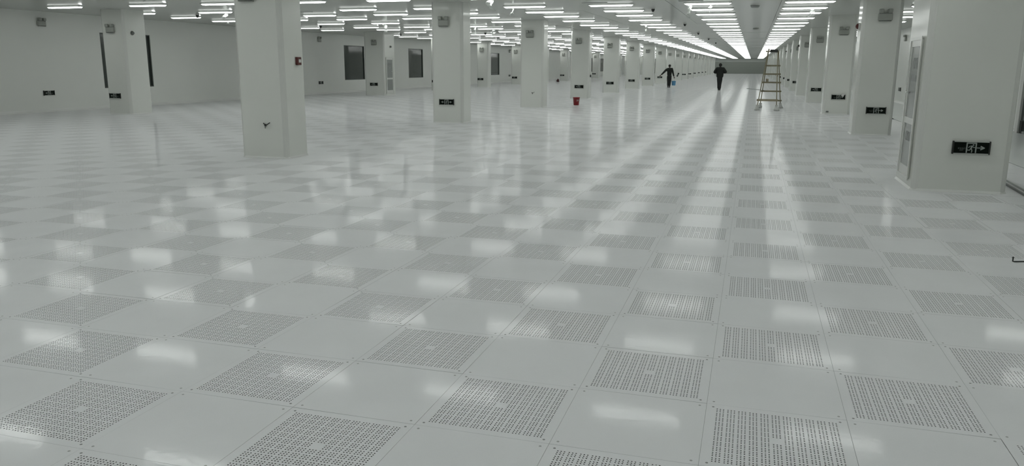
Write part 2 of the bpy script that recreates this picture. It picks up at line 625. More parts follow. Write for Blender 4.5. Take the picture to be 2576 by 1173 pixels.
link('door_glass', MB().box(.03, .06, -hw + .1, -.05, .0, dz - .1).mesh('door_glass', M['glass_dark']), door)
link('door_glass', MB().box(.03, .06, .05, hw - .22, .0, dz - .1).mesh('door_glass', M['glass_dark']), door)
link('door_pivot', MB().bevbox(-.03, .03, hw - .36, hw - .24, .05, .3, .008).mesh('door_pivot', M['grey']), door)

structure(link('wall_back', MB().box(X_LEFT - .1, X_RIGHT + .1, Y_BACK - .12, Y_BACK, -0.03, CEIL).mesh('wall_back', M['wall'])))
wf = structure(link('wall_far', MB().box(X_LEFT - .1, X_RIGHT + .1, Y_FAR, Y_FAR + .15, 2.38, CEIL).mesh('wall_far', M['far_head'])),
               'distant end wall, dark grey below a paler header')
link('lower_wall', MB().box(X_LEFT - .1, X_RIGHT + .1, Y_FAR + .02, Y_FAR + .15, -0.03, 2.38).mesh('lower_wall', M['far']), wf)

# coved skirting
def cove(name, x, sgn, y0, y1):
    b = MB()
    b.add([(x, y0, 0), (x + sgn * .05, y0, 0), (x + sgn * .012, y0, .05), (x, y0, .09), (x, y1, 0), (x + sgn * .05, y1, 0), (x + sgn * .012, y1, .05), (x, y1, .09)],
          [(0, 1, 2, 3), (7, 6, 5, 4), (1, 5, 6, 2), (2, 6, 7, 3), (0, 4, 5, 1), (0, 3, 7, 4)])
    structure(link(name, b.mesh(name, M['cove'])))
cove('baseboard_left', X_LEFT, 1, Y_BACK, Y_FAR)
cove('baseboard_right', X_RIGHT, -1, dy1, Y_FAR)

# ================================================================== COLUMNS
_cm = {}
def column_parts(wx, wy):
    key = (round(wx, 3), round(wy, 3))
    if key in _cm:
        return _cm[key]
    c = .07; th = .03
    zt = CEIL
    P = []
    g = .0006
    P.append(('side_panel', MB().box(c + g, wx - c - g, 0, th, 0, zt).mesh('side_panel', M['steel'])))
    P.append(('side_panel', MB().box(c + g, wx - c - g, wy - th, wy, 0, zt).mesh('side_panel', M['steel'])))
    P.append(('side_panel', MB().box(0, th, c + g, wy - c - g, 0, zt).mesh('side_panel', M['steel'])))
    P.append(('side_panel', MB().box(wx - th, wx, c + g, wy - c - g, 0, zt).mesh('side_panel', M['steel'])))
    for sx, sy in ((0, 0), (1, 0), (0, 1), (1, 1)):
        cx, cy = (wx if sx else 0), (wy if sy else 0)
        dx, dy = (-1 if sx else 1), (-1 if sy else 1)
        pts = []
        for k in range(4):
            a = k / 3.0
            an = a * math.pi / 2
            # slightly rounded chamfer
            ex = c * (1 - math.sin(an)); ey = c * (1 - math.cos(an))
            mxp = c * (1 - a); myp = c * a
            ex = .35 * ex + .65 * mxp; ey = .35 * ey + .65 * myp
            pts.append((cx + dx * ex, cy + dy * ey))
        pts += [(cx + dx * th, cy + dy * c), (cx + dx * c, cy + dy * th)]
        n = len(pts)
        vs = [(x, y, 0) for x, y in pts] + [(x, y, zt) for x, y in pts]
        fs = [tuple(range(n)), tuple(range(2 * n - 1, n - 1, -1))] + [(k, (k + 1) % n, n + (k + 1) % n, n + k) for k in range(n)]
        if dx * dy > 0:
            fs = [tuple(reversed(f)) for f in fs]
        b = MB(); b.add(vs, fs)
        P.append(('corner_trim', b.mesh('corner_trim', M['trim'])))
    # white sealant / cove line at the foot
    o = .018
    b = MB()
    pts = [(c, -o), (wx - c, -o), (wx + o, c), (wx + o, wy - c), (wx - c, wy + o), (c, wy + o), (-o, wy - c), (-o, c)]
    pin = [(c, 0), (wx - c, 0), (wx, c), (wx, wy - c), (wx - c, wy), (c, wy), (0, wy - c), (0, c)]
    vs = [(x, y, 0.001) for x, y in pts] + [(x, y, .03) for x, y in pin]
    b.add(vs, [(k, (k + 1) % 8, 8 + (k + 1) % 8, 8 + k) for k in range(8)])
    P.append(('base_cove', b.mesh('base_cove', M['cove'])))
    _cm[key] = P
    return P

def column(x0, y0, wx, wy, label, group):
    root = empty('column', (x0, y0, 0))
    tag(root, label, 'column', group)
    for n, me in column_parts(wx, wy):
        link(n, me, root)
    return root

def hydrant_door(root, side, yc, xface, hw=.34):
    """white framed cabinet door with two glass panes, on the side face of a column; yc, xface local"""
    s = side
    z0, z1 = .13, 1.87
    d = empty('cabinet_door', (xface, yc, 0)); d.parent = root
    b = MB()
    w = hw; fr = .075
    x0, x1 = (0, s * .02) if s > 0 else (s * .02, 0)
    for zz0, zz1 in ((z0, z0 + .13), (z1 - .09, z1)):
        b.box(x0, x1, -w, w, zz0, zz1)
    b.box(x0, x1, -w + fr, w - fr, .80, .88)
    b.box(x0, x1, -w, -w + fr, z0 + .13, z1 - .09).box(x0, x1, w - fr, w, z0 + .13, z1 - .09)
    x0b, x1b = (s * .02, s * .032) if s > 0 else (s * .032, s * .02)
    b.box(x0b, x1b, -w - .03, -w + .012, z0 - .03, z1 + .03).box(x0b, x1b, w - .012, w + .03, z0 - .03, z1 + .03)
    b.box(x0b, x1b, -w + .012, w - .012, z1 - .012, z1 + .03).box(x0b, x1b, -w + .012, w - .012, z0 - .03, z0 + .012)
    link('door_frame', b.mesh('door_frame', M['trim']), d)
    gx0, gx1 = (s * .002, s * .010) if s > 0 else (s * .010, s * .002)
    link('glass_pane', MB().box(gx0, gx1, -w + fr, w - fr, .88, z1 - .09).mesh('glass_pane', M['glass_grey']), d)
    link('glass_pane', MB().box(gx0, gx1, -w + fr, w - fr, z0 + .13, .80).mesh('glass_pane', M['glass_grey']), d)
    mk = MB()
    mx0, mx1 = (s * .010, s * .012) if s > 0 else (s * .012, s * .010)
    for k in range(4):
        mk.box(mx0, mx1, -.13 + k * .075, -.10 + k * .075, 1.50, 1.64)
        mk.box(mx0, mx1, -.13 + k * .075, -.10 + k * .075, .58, .70)
    mk.box(mx0, mx1, -.12, .12, 1.34, 1.42)
    link('glass_marking', mk.mesh('glass_marking', M['mark']), d)
    link('handle', MB().tube([(s * .02, .2, 1.2), (s * .05, .2, 1.2), (s * .05, .1, 1.2), (s * .02, .1, 1.2)], .008, 6).mesh('handle', M['alu']), d)

KX, KW, KD = -7.50, .88, .68
def kname(k):
    if k == 0: return 'broad white column nearest the camera, red call point on its right side'
    return None
K = []
for k in range(19):
    y0 = 8.5 + SP * k - (.08 if k == 0 else 0)
    lab = {0: 'large pale column nearest the camera, with a red call point on its side',
           1: 'pale column with a double-arrow exit sign, left of the picture centre',
           2: 'pale column without exit sign between the double-arrow column and the red bucket',
           3: 'pale column standing directly behind the red bucket'}.get(
        k, 'pale column, %s in the long centre row of columns' % ordinal(k))
    K.append(column(KX + (.07 if k == 0 else 0), y0, KW, KD, lab, 'columns in the centre row'))
L = []
for k in range(15):
    y0 = (17.1 if k == 0 else 17.0) + SP * k
    x0 = -18.35 if k == 0 else -18.05
    wx, wy = .85, .65
    if k == 0:
        wy = .95
    if k == 2:
        x0, wx, wy = -18.15, 1.12, 1.25
        y0 = 33.9
    lab = {0: 'pale column between two tall dark windows on the far left',
           2: 'pale column with a grey glass cabinet door, near the left wall'}.get(
        k, 'pale column, %s in the row beside the left wall' % ordinal(k))
    L.append(column(x0, y0, wx, wy, lab, 'columns in the left row'))
hydrant_door(L[2], 1, .55, 1.12, .40)
R = []
for k in range(19):
    y0 = 8.2 + SP * k
    x0, wx, wy = 2.95, .83, .70
    if k == 0:
        x0, y0, wx, wy = 2.71, 7.95, 1.06, 1.22
    if k == 1: y0 = 16.65
    if k == 2: y0 = 24.9
    lab = {0: 'largest pale column at the right edge, with glass cabinet door on its side',
           1: 'pale column with red siren on its left side, second nearest on the right'}.get(
        k, 'pale column, %s in the right-hand row of columns' % ordinal(k))
    R.append(column(x0, y0, wx, wy, lab, 'columns in the right-hand row'))
hydrant_door(R[0], -1, .56, 0.0, .34)

# ================================================================== CEILING LIGHTS
LX = [-18.2, -15.35, -13.0, -10.46, -8.11, -5.41, -3.03, -.525, 1.95, 5.2]
LY = [-9.6, -7.0, -4.3, -1.5, 1.3, 4.1, 7.0, 9.9, 12.3, 15.7, 18.6, 20.8, 23.0, 25.7, 28.7, 30.9, 33.9, 37.1, 39.5, 42.1, 45.2, 47.9, 50.5, 53.6]
y = 53.6
pat = [2.3, 2.9, 3.267]
q = 0
while y < Y_FAR - 4:
    y += pat[q % 3]; q += 1
    LY.append(y)
ROWN = ['the ceiling row along the left wall', 'the second ceiling row from the left wall', 'the third ceiling row from the left wall',
        'the fourth ceiling row from the left wall', 'the row just left of the centre columns', 'the row just right of the centre columns',
        'the second row right of the centre columns', 'the third row right of the centre columns', 'the row just left of the right-hand columns',
        'the row beyond the right-hand columns']
LEN = 1.17
def diffuser(b, ox=0, oy=0, oz=0):
    """teardrop tube: flat top, rounded belly, tapered ends"""
    prof = [(-.070, 0), (-.070, -.022), (-.066, -.030), (.066, -.030), (.070, -.022), (.070, 0)]
    xs = [(-LEN / 2, .15), (-LEN / 2 + .05, 1), (LEN / 2 - .05, 1), (LEN / 2, .15)]
    vs = []
    for x, s in xs:
        for yy, zz in prof:
            vs.append((ox + x, oy + yy * (0.6 + .4 * s), oz + zz * s))
    n = len(prof)
    fs = []
    face = []
    for i in range(3):
        for k in range(n - 1):
            (face if k == 2 else fs).append((i * n + k, (i + 1) * n + k, (i + 1) * n + k + 1, i * n + k + 1))
    fs.append(tuple(range(n))); fs.append(tuple(range(4 * n - 1, 3 * n - 1, -1)))
    b.add(vs, fs, 1)
    b.add(vs, face, 0)
ZL = CEIL - 0.03
db = MB(); diffuser(db, 0, 0, 0)
dm = db.mesh('diffuser', [M['lamp'], M['lamp_side']])
hm = MB().box(-LEN / 2 - .015, LEN / 2 + .015, -.068, .068, 0, .030).mesh('housing', M['lamp_body'])
stuff_d, stuff_h = MB(), MB()
lights = []
for ci, x in enumerate(LX):
    n = 0
    for y in LY:
        lx = x
        if any(abs(lx - (c.location.x + .5)) < 1.15 and -.12 < y - c.location.y < (1.4 if q_ == 2 else 1.05) for q_, c in enumerate(L)):
            continue
        p0, p1 = pix((lx - .5, y, ZL)), pix((lx + .5, y, ZL))
        vis = p0 and p1 and (-2 < p1[1] < H) and (0 < p1[0] and p0[0] < W)
        lights.append((ci, n if vis else -1, lx, y, vis))
        if vis: n += 1
lim = {0: 75, 1: 75, 2: 75, 3: 75, 4: 75, 9: 60}
cnt = 0
for ci, n, x, y, vis in lights:
    if vis and y < lim.get(ci, 105):
        r = empty('strip_light', (x, y, ZL))
        tag(r, 'lit white strip light, %s in %s' % (ordinal(n), ROWN[ci]), 'ceiling light', 'strip lights on the ceiling')
        link('diffuser', dm, r); link('housing', hm, r)
        cnt += 1
    else:
        diffuser(stuff_d, x, y, ZL)
        stuff_h.box(x - LEN / 2 - .015, x + LEN / 2 + .015, y - .068, y + .068, ZL, ZL + .030)
print('individual lights', cnt)
r = empty('strip_lights', (0, 0, ZL))
o = link('diffuser', stuff_d.mesh('far_diffusers', [M['lamp'], M['lamp_side']]), None)
tag(o, 'faint merged rows of lit strip lights far down the hall ceiling', 'ceiling light', None, 'stuff')
o.name = 'distant_strip_lights'
bpy.data.objects.remove(r)
h_ = link('housing', stuff_h.mesh('far_housings', M['lamp_body']), o)

# narrow black strips with pale edges, set on the ceiling beside some lamps
for k, (x0, x1, y, nm) in enumerate([(-1.2, -.6, 17.95, 'above the top light right of the centre columns'),
                                     (-3.69, -3.03, 18.05, 'beside the loose film right of the picture centre'),
                                     (-13.0, -12.5, 19.5, 'right of the nearest large column'),
                                     (1.9, 2.55, 19.3, 'above the right-hand row of strip lights'),
                                     (-16.2, -15.6, 23.2, 'above the lights left of the nearest large column')]):
    b = MB().box(x0, x1, y - .05, y + .05, CEIL - .012, CEIL - .0005)
    s = empty('ceiling_strip', (0, 0, 0))
    tag(s, 'narrow dark ceiling strip ' + nm, 'vent', 'dark strips on the ceiling')
    s.location = ((x0 + x1) / 2, y, CEIL)
    fr = MB().box(-(x1 - x0) / 2, (x1 - x0) / 2, -.05, -.04, -.012, 0).box(-(x1 - x0) / 2, (x1 - x0) / 2, .04, .05, -.012, 0)
    link('strip_edging', fr.mesh('strip_edging', M['lamp_body']), s)
    link('dark_strip', MB().box(-(x1 - x0) / 2, (x1 - x0) / 2, -.04, .04, -.008, 0).mesh('dark_strip', M['black']), s)

# smoke detectors (dark domes) and pale grey round domes
sd = MB().lathe([(.055, 0), (.055, -.02), (.05, -.03), (.045, -.055), (.03, -.085), (.012, -.095)], 16).mesh('smoke_detector', M['black'])
sdb = MB().lathe([(.062, .0), (.062, -.012)], 16).mesh('detector_base', M['lamp_body'])
dets = [(-2.15, 20.6, 'the nearest of those right of the picture centre'), (-1.95, 29.2, 'second of those right of the picture centre'),
        (-2.0, 37.9, 'third of those right of the picture centre'), (-1.95, 46.4, 'fourth of those right of the picture centre'),
        (-1.9, 54.8, 'fifth of those right of the picture centre'), (-17.1, 20.0, 'left of the nearest large column'),
        (-16.9, 27.6, 'just right of the nearest large column'), (-17.3, 36.5, 'above the glass cabinet column'),
        (-12.4, 36.0, 'between the centre columns at picture centre')]
for x, y, nm in dets:
    r = empty('smoke_detector', (x, y, CEIL))
    tag(r, 'small dark ceiling detector, ' + nm, 'smoke detector', 'dark detectors on the ceiling')
    link('sensor_dome', sd, r); link('detector_base', sdb, r)
sp = MB().lathe([(.12, 0), (.12, -.02), (.10, -.05), (.05, -.065), (.02, -.066)], 20).mesh('round_dome', M['dome'])
for x, y, nm in ((.64, 20.1, 'near the top of the picture'), (.70, 33.6, 'farther down the hall')):
    tag(link('round_dome', sp, None, (x, y, CEIL)), 'pale grey round ceiling sensor between the lights, ' + nm, 'dome', 'round ceiling domes')

# ================================================================== EXIT SIGNS
SW, SH = .40, .145
housing_m = MB().bevbox(-SW / 2, SW / 2, -.026, 0, -SH / 2, SH / 2, .004).mesh('sign_housing', M['sign_black'])
cap_m = MB().bevbox(-.009, .009, -.032, .002, -SH / 2 - .008, SH / 2 + .008, .004).mesh('end_cap', M['black'])
rail_m = MB().box(-SW / 2 + .01, SW / 2 - .01, -.031, 0, -.005, .005).mesh('rail', M['alu'])
def stroke(b, pts, w, y0=-.0285, y1=-.026):
    for (ax, az), (bx, bz) in zip(pts[:-1], pts[1:]):
        d = Vector((bx - ax, bz - az)); 
        if d.length < 1e-6: continue
        d.normalize(); nn = Vector((-d.y, d.x)) * w / 2
        e = d * w * .3
        b.poly([(ax - e.x + nn.x, az - e.y + nn.y), (ax - e.x - nn.x, az - e.y - nn.y), (bx + e.x - nn.x, bz + e.y - nn.y), (bx + e.x + nn.x, bz + e.y + nn.y)], y0, y1)
def door_man(mirror):
    b = MB(); s = -1 if mirror else 1
    f = lambda pts: [(s * x, z) for x, z in pts]
    # doorway
    stroke(b, f([(-.050, -.058), (-.050, .056), (.050, .056), (.050, -.058)]), .014)
    # running man
    hd = [(s * (.020 + .009 * math.cos(k * math.pi / 5)), .034 + .009 * math.sin(k * math.pi / 5)) for k in range(10)]
    b.poly(hd, -.0285, -.026)
    stroke(b, f([(.006, .020), (-.004, -.008)]), .016)
    stroke(b, f([(.004, .024), (-.018, .018), (-.030, .002)]), .008)
    stroke(b, f([(.006, .022), (.022, .006), (.040, .004)]), .008)
    stroke(b, f([(-.004, -.008), (-.018, -.030), (-.042, -.028)]), .010)
    stroke(b, f([(.0, -.010), (.010, -.034), (.006, -.056)]), .010)
    return b
def arrow(b, x, s):
    stroke(b, [(x - s * .042, 0), (x + s * .018, 0)], .011)
    stroke(b, [(x - s * .002, .020), (x + s * .036, .0)], .013)
    stroke(b, [(x - s * .002, -.020), (x + s * .036, -.0)], .013)
tv1, tf1 = text_polys('安全出口', .022)
tv2, tf2 = text_polys('EXIT', .020)
def lettering(cx):
    b = MB()
    b.add([(cx + v.x, -.0285, v.y - .010) for v in tv1], tf1)
    b.add([(cx + v.x, -.0285, v.y - .032) for v in tv2], tf2)
    return b
sign_meshes = {}
for kind in ('right', 'left', 'both'):
    pm_ = door_man(kind == 'left').mesh('pictogram', M['sign_mark']) if kind != 'both' else door_man(False).mesh('pictogram', M['sign_mark'])
    ab = MB()
    if kind in ('right', 'both'): arrow(ab, .105, 1)
    if kind in ('left', 'both'): arrow(ab, -.105, -1)
    lt = None
    if kind == 'right': lt = lettering(-.105).mesh('lettering', M['sign_text'])
    if kind == 'left': lt = lettering(.105).mesh('lettering', M['sign_text'])
    sign_meshes[kind] = (pm_, ab.mesh('arrow', M['sign_mark']), lt)
def exit_sign(x, y, z, kind, label, rotz=0.0, tilt=0.0):
    r = empty('exit_sign', (x, y, z))
    r.rotation_euler = (0, tilt, rotz)
    tag(r, label, 'exit sign', 'dark exit signs low on the columns and walls')
    link('sign_housing', housing_m, r)
    link('end_cap', cap_m, r, (-SW / 2, 0, 0)); link('end_cap', cap_m, r, (SW / 2, 0, 0))
    link('rail', rail_m, r, (0, 0, SH / 2)); link('rail', rail_m, r, (0, 0, -SH / 2))
    a, c, t_ = sign_meshes[kind]
    link('pictogram', a, r); link('arrow', c, r)
    if t_: link('lettering', t_, r)
    return r

# emergency twin-head lamps, wrapped in film
lamp_box = MB().bevbox(-.15, .15, -.07, 0, -.10, .06, .02).mesh('lamp_case', M['film_grey'])
lamp_head = MB().bevbox(-.05, .05, -.11, -.02, -.045, .045, .02).mesh('lamp_head', M['film_grey'])
lamp_strap = MB().box(-.13, .13, -.076, -.004, .045, .068).mesh('bracket', M['film_dark'])
lamp_foot = MB().box(-.125, .125, -.074, -.004, -.112, -.10).mesh('lower_rim', M['film_dark'])
def twin_lamp(x, y, z, label, rotz=0.0):
    r = empty('emergency_light', (x, y, z), rotz)
    tag(r, label, 'emergency light', 'grey twin-head emergency lights')
    link('lamp_case', lamp_box, r)
    link('lamp_head', lamp_head, r, (-.09, 0, .105)); link('lamp_head', lamp_head, r, (.09, 0, .105))
    link('bracket', lamp_strap, r); link('lower_rim', lamp_foot, r)
    return r

ZS = .56
def where(row, k):
    return {'K': 'centre row', 'L': 'left row', 'R': 'right-hand row'}[row]
for k in range(0, 16):
    y = 8.5 + SP * k - (.08 if k == 0 else 0)
    nm = {0: 'on the largest left-hand column, cut by the picture top', 1: 'above the double-arrow exit sign', 2: 'on the column with no exit sign',
          3: 'on the column behind the red bucket'}.get(k, 'on the %s column of the centre row' % ordinal(k))
    twin_lamp(-7.13, y, 2.62, 'film-wrapped grey twin lamp ' + nm)
    if k in (0, 2):
        continue
    if k == 1:
        exit_sign(-7.08, y, ZS, 'both', 'dark exit sign with arrows pointing both ways, left of picture centre')
    elif k == 9:
        exit_sign(-7.02, y, ZS + .05, 'left', 'dark exit sign hanging crooked, almost upright, beside the man with the blue bucket', 0, -1.15)
    else:
        exit_sign(-7.07, y, ZS, 'left', {3: 'dark left-arrow exit sign low on the column behind the red bucket'}.get(
            k, 'dark left-arrow exit sign on the %s column of the centre row' % ordinal(k)))
for k in range(0, 12):
    y = (17.1 if k == 0 else 17.0) + SP * k
    if k == 2: y = 33.9
    x = -17.95 if k == 0 else (-17.68 if k != 2 else -17.55)
    nm = {0: 'on the column between the two far-left windows', 2: 'on the column with the glass cabinet'}.get(k, 'on the %s column of the left row' % ordinal(k))
    twin_lamp(x - .02, y, 2.55 if k == 0 else 2.6, 'film-wrapped grey twin lamp ' + nm)
    exit_sign(x - .1, y, ZS, 'left', 'dark left-arrow exit sign low ' + nm)
for k in range(0, 14):
    y = {0: 7.95, 1: 16.65, 2: 24.9}.get(k, 8.2 + SP * k)
    x = {0: 3.33, 1: 3.415, 2: 3.40}.get(k, 3.33)
    nm = {0: 'on the largest column at the right edge', 1: 'on the column with the red siren', }.get(k, 'on the %s column of the right-hand row' % ordinal(k))
    if k > 0:
        twin_lamp(x, y, 2.62, 'film-wrapped grey twin lamp ' + nm)
    if k == 4: continue
    exit_sign(x - (.0 if k else .01), y, ZS, 'right' if k < 3 else 'left', 'dark %s-arrow exit sign low %s' % ('right' if k < 3 else 'left', nm))
# scrap of white paper over a corner of the third right-hand sign
tag(link('paper_scrap', MB().box(-.05, .03, -.036, -.033, -.02, .075, 0, Matrix.Rotation(.35, 3, 'Y')).mesh('paper_scrap', M['white']), None, (3.53, 24.9, .60)),
    'small white scrap of paper over the corner of a right-arrow exit sign', 'paper')
# wall mounted ones
for k, y in enumerate([17.35 + SP * i for i in (0, 1, 2, 3, 4, 5, 6, 7)]):
    if k == 1: continue
    nm = {0: 'at the far left of the picture', 2: 'just right of the large column', 6: 'behind the column with no exit sign'}.get(k, '%s along the left wall' % ordinal(k))
    exit_sign(X_LEFT, y, .60, 'left', 'dark left-arrow exit sign on the left wall, ' + nm, math.pi / 2)
    twin_lamp(X_LEFT, y, 2.78, 'film-wrapped grey twin lamp on the left wall, ' + nm, math.pi / 2)
exit_sign(X_RIGHT, 34.8, .58, 'left', 'dark exit sign on the right wall, seen edge-on between the two nearest right columns', -math.pi / 2)
twin_lamp(X_RIGHT, 34.6, 2.70, 'film-wrapped grey twin lamp on the wall seen between the two nearest right columns', -math.pi / 2)

# ------------------------------------------------------------------ sirens and call point
def siren(x, y, z, s, mk, label, r_=.06):
    r = empty('siren', (x, y, z))
    tag(r, label, 'siren', 'round sirens on column sides')
    rot = Matrix.Rotation(s * math.pi / 2, 3, 'Y')
    link('siren_base', MB().lathe([(r_ * 1.05, 0), (r_ * 1.05, .02), (r_, .03)], 16, 0, (0, 0, 0), rot).mesh('siren_base', M['white'] if mk == 'red_dull' else M[mk]), r)
    link('siren_dome', MB().lathe([(r_ * .95, .03), (r_ * .8, .05), (r_ * .5, .075), (r_ * .2, .085)], 16, 0, (0, 0, 0), rot).mesh('siren_dome', M[mk]), r)
siren(-17.5, 17.42, 2.44, 1, 'grey', 'dark round siren on the column between the far-left windows')
siren(-17.03, 34.6, 2.42, 1, 'grey', 'dark round siren above the glass cabinet door on the left', .05)
siren(2.95, 17.0, 2.42, -1, 'red_dull', 'dark red siren high on the second nearest right-hand column', .075)
siren(2.95, 42.4, 2.6, -1, 'black', 'black siren on the fifth nearest right-hand column', .055)
siren(2.95, 59.3, 2.6, -1, 'black', 'black siren on the seventh nearest right-hand column', .055)
cp = empty('call_point', (-6.55, 8.86, 1.58))
tag(cp, 'small red fire alarm call point with white centre on the large left column', 'alarm button')
link('call_point_case', MB().bevbox(0, .045, -.06, .06, -.065, .065, .008).mesh('call_point_case', M['red_dull']), cp)
link('push_plate', MB().bevbox(.045, .052, -.028, .036, -.024, .028, .002).mesh('push_plate', M['white']), cp)
cp2 = empty('call_point', (-6.62, 34.25, 1.05))
tag(cp2, 'tiny dark call point on the side of the column behind the red bucket', 'alarm button')
link('call_point_case', MB().bevbox(0, .045, -.05, .05, -.06, .06, .008).mesh('call_point_case', M['black']), cp2)

# loose wire stubs on the two columns without signs
def wire_stub(x, y, z, sc, label):
    r = empty('wire_stub', (x, y, z))
    tag(r, label, 'cable', 'loose wire stubs on columns')
    P = lambda l: [(a * sc, b_ * sc, c_ * sc) for a, b_, c_ in l]
    link('wire', MB().tube(P([(0, 0, 0), (.005, -.02, .0), (.05, -.04, .015), (.10, -.035, .045)]), .007 * sc, 6).mesh('wire', M['black']), r)
    link('wire', MB().tube(P([(0, 0, 0), (-.01, -.02, .01), (-.03, -.03, .035)]), .009 * sc, 6).mesh('wire', M['black']), r)
    link('wire', MB().tube(P([(0, 0, 0), (.0, -.025, -.01), (.005, -.035, -.05)]), .009 * sc, 6).mesh('wire', M['grey']), r)
    link('insulating_tape', MB().lathe([(.012 * sc, -.02 * sc), (.018 * sc, 0), (.012 * sc, .02 * sc)], 8, 0, (0, -.022 * sc, 0)).mesh('insulating_tape', M['black']), r)
wire_stub(-6.925, 8.42, .545, 1.0, 'black wire stub poking from the face of the large left column')
wire_stub(-7.02, 25.43, .53, .85, 'small black wire stub on the column left of the red bucket')
ol = tag(empty('floor_outlet', (3.10, 24.9, .08)), 'tiny dark outlet at the foot of the third nearest right-hand column', 'outlet')
link('outlet_case', MB().bevbox(-.04, .04, -.02, 0, -.02, .03, .004).mesh('outlet_case', M['grey']), ol)

# ================================================================== BUCKETS
def bucket(name, x, y, z, r0, r1, h, body, label, group=None, mark=False, handle='up'):
    r = empty(name, (x, y, z))
    tag(r, label, 'bucket', group)
    prof = [(r0 * .96, 0.0), (r0, .006), (r1 * .985, h * .93), (r1 * 1.04, h * .935), (r1 * 1.04, h), (r1 * .97, h), (r1 * .95, h * .93), (r0 * .93, .012)]
    link('bucket_body', MB().lathe(prof, 28).mesh('bucket_body', M[body]), r)
    link('rim', MB().tube([(r1 * 1.03 * math.cos(a), r1 * 1.03 * math.sin(a), h) for a in [2 * math.pi * k / 24 for k in range(25)]], .006, 6, cap=False).mesh('rim', M[body]), r)
    pts = []
    for k in range(13):
        a = math.pi * k / 12
        if handle == 'up':
            pts.append((r1 * 1.05 * math.cos(a), 0, h * .92 + math.sin(a) * r1 * 1.15))
        else:
            pts.append((r1 * 1.06 * math.cos(a), r1 * 1.09 * math.sin(a), h * .93 - math.sin(a) * .02))
    link('handle', MB().tube(pts, .0045, 6).mesh('handle', M['alu']), r)
    if mark:
        tv, tf = text_polys('29', .095)
        b = MB()
        vs = []
        for v in tv:
            zz = h * .60 + v.y
            rr = r0 + (r1 - r0) * zz / h + .0025
            an = -math.pi / 2 + .62 + v.x / rr
            vs.append((rr * math.cos(an), rr * math.sin(an), zz))
        b.add(vs, tf)
        link('printed_mark', b.mesh('printed_mark', M['white']), r)
    return r
bucket('plastic_bucket', -5.9, 27.9, 0, .105, .135, .30, 'red', 'red plastic bucket with a pale mark, standing in front of a column', None, True, 'down')
bg = empty('crumpled_bag', (-17.1, 71.6, 0))
tag(bg, 'tiny dark red bundle on the floor near the left wall, far back', 'bag')
b = MB()
prof = [(.05, 0), (.13, .03), (.15, .12), (.10, .2), (.05, .23), (.07, .27), (.02, .28)]
b.lathe(prof, 12)
b.v = [(x * (1 + .18 * math.sin(7 * x + 31 * z)), y_ * (1 + .2 * math.cos(9 * y_ + 17 * z)), z) for x, y_, z in b.v]
link('bag_body', b.mesh('bag_body', M['red_dark']), bg)
link('bag_knot', MB().lathe([(.03, .24), (.035, .26), (.02, .30)], 8).mesh('bag_knot', M['black']), bg)

# ================================================================== LADDER
ld = empty('step_ladder', (1.3, 27.4, 0))
tag(ld, 'brown wooden trestle ladder with white plastic bags around its feet', 'ladder')
ld.location = (0, 0, 0)
def beam(a, c, w, t_, up=(0, 1, 0)):
    a, c = Vector(a), Vector(c)
    d = (c - a).normalized()
    u = d.cross(Vector(up)).normalized(); v_ = u.cross(d)
    vs = []
    for p in (a, c):
        for su, sv in ((-1, -1), (1, -1), (1, 1), (-1, 1)):
            vs.append(p + u * su * w / 2 + v_ * sv * t_ / 2)
    b = MB()
    b.add(vs, [(3, 2, 1, 0), (4, 5, 6, 7), (0, 1, 5, 4), (1, 2, 6, 5), (2, 3, 7, 6), (3, 0, 4, 7)])
    return b
TOPZ = 2.07
A0, A1 = Vector((.90, 26.45, 0)), Vector((1.17, 27.15, TOPZ))
C0, C1 = Vector((1.57, 26.45, 0)), Vector((1.49, 27.15, TOPZ))
B0, B1 = Vector((1.02, 28.2, 0)), Vector((1.19, 27.3, TOPZ))
D0, D1 = Vector((1.76, 28.2, 0)), Vector((1.52, 27.3, TOPZ))
for p, q_ in ((A0, A1), (C0, C1), (B0, B1), (D0, D1)):
    link('rail', beam(p, q_, .030, .045).mesh('rail', M['wood']), ld)
for z in (.29, .63, .95, 1.25, 1.55):
    t_ = z / TOPZ
    p, q_ = B0.lerp(B1, t_), D0.lerp(D1, t_)
    e = (q_ - p).normalized() * .05
    link('rung', beam(p - e, q_ + e, .055, .03).mesh('rung', M['wood']), ld)
t_ = .36 / TOPZ
p, q_ = A0.lerp(A1, t_) - Vector((.06, .035, 0)), C0.lerp(C1, t_) + Vector((.04, -.035, 0))
link('plank', beam(p, q_, .075, .03).mesh('plank', M['wood_pale']), ld)
link('top_plate', MB().bevbox(1.24, 1.50, 27.08, 27.38, TOPZ - .06, TOPZ + .04, .01).mesh('top_plate', M['black']), ld)
link('top_crosspiece', MB().box(1.09, 1.245, 27.09, 27.14, TOPZ - .045, TOPZ - .005).box(1.17, 1.21, 27.06, 27.36, TOPZ - .03, TOPZ + .06).mesh('top_crosspiece', M['wood_pale']), ld)
bagm = []
for k, (p, top) in enumerate(((A0, A1), (C0, C1), (B0, B1), (D0, D1))):
    b = MB()
    n = 14
    prof = [(.07, 0), (.095, .015), (.07, .06), (.05, .11), (.042, .16), (.05, .19)]
    vs = []
    for i, (r_, z) in enumerate(prof):
        c_ = p.lerp(top, z / TOPZ)
        for j in range(n):
            a = 2 * math.pi * j / n
            rr = r_ * (1 + .22 * math.sin(3 * a + k * 2 + i) + .1 * math.cos(5 * a + i * 2))
            vs.append((c_.x + rr * math.cos(a), c_.y + rr * math.sin(a), z + .006))
    fs = []
    for i in range(len(prof) - 1):
        for j in range(n):
            fs.append((i * n + j, i * n + (j + 1) % n, (i + 1) * n + (j + 1) % n, (i + 1) * n + j))
    fs.append(tuple(range(n - 1, -1, -1)))
    b.add(vs, fs, 0, True)
    link('foot_bag', b.mesh('foot_bag', M['film_bag']), ld)
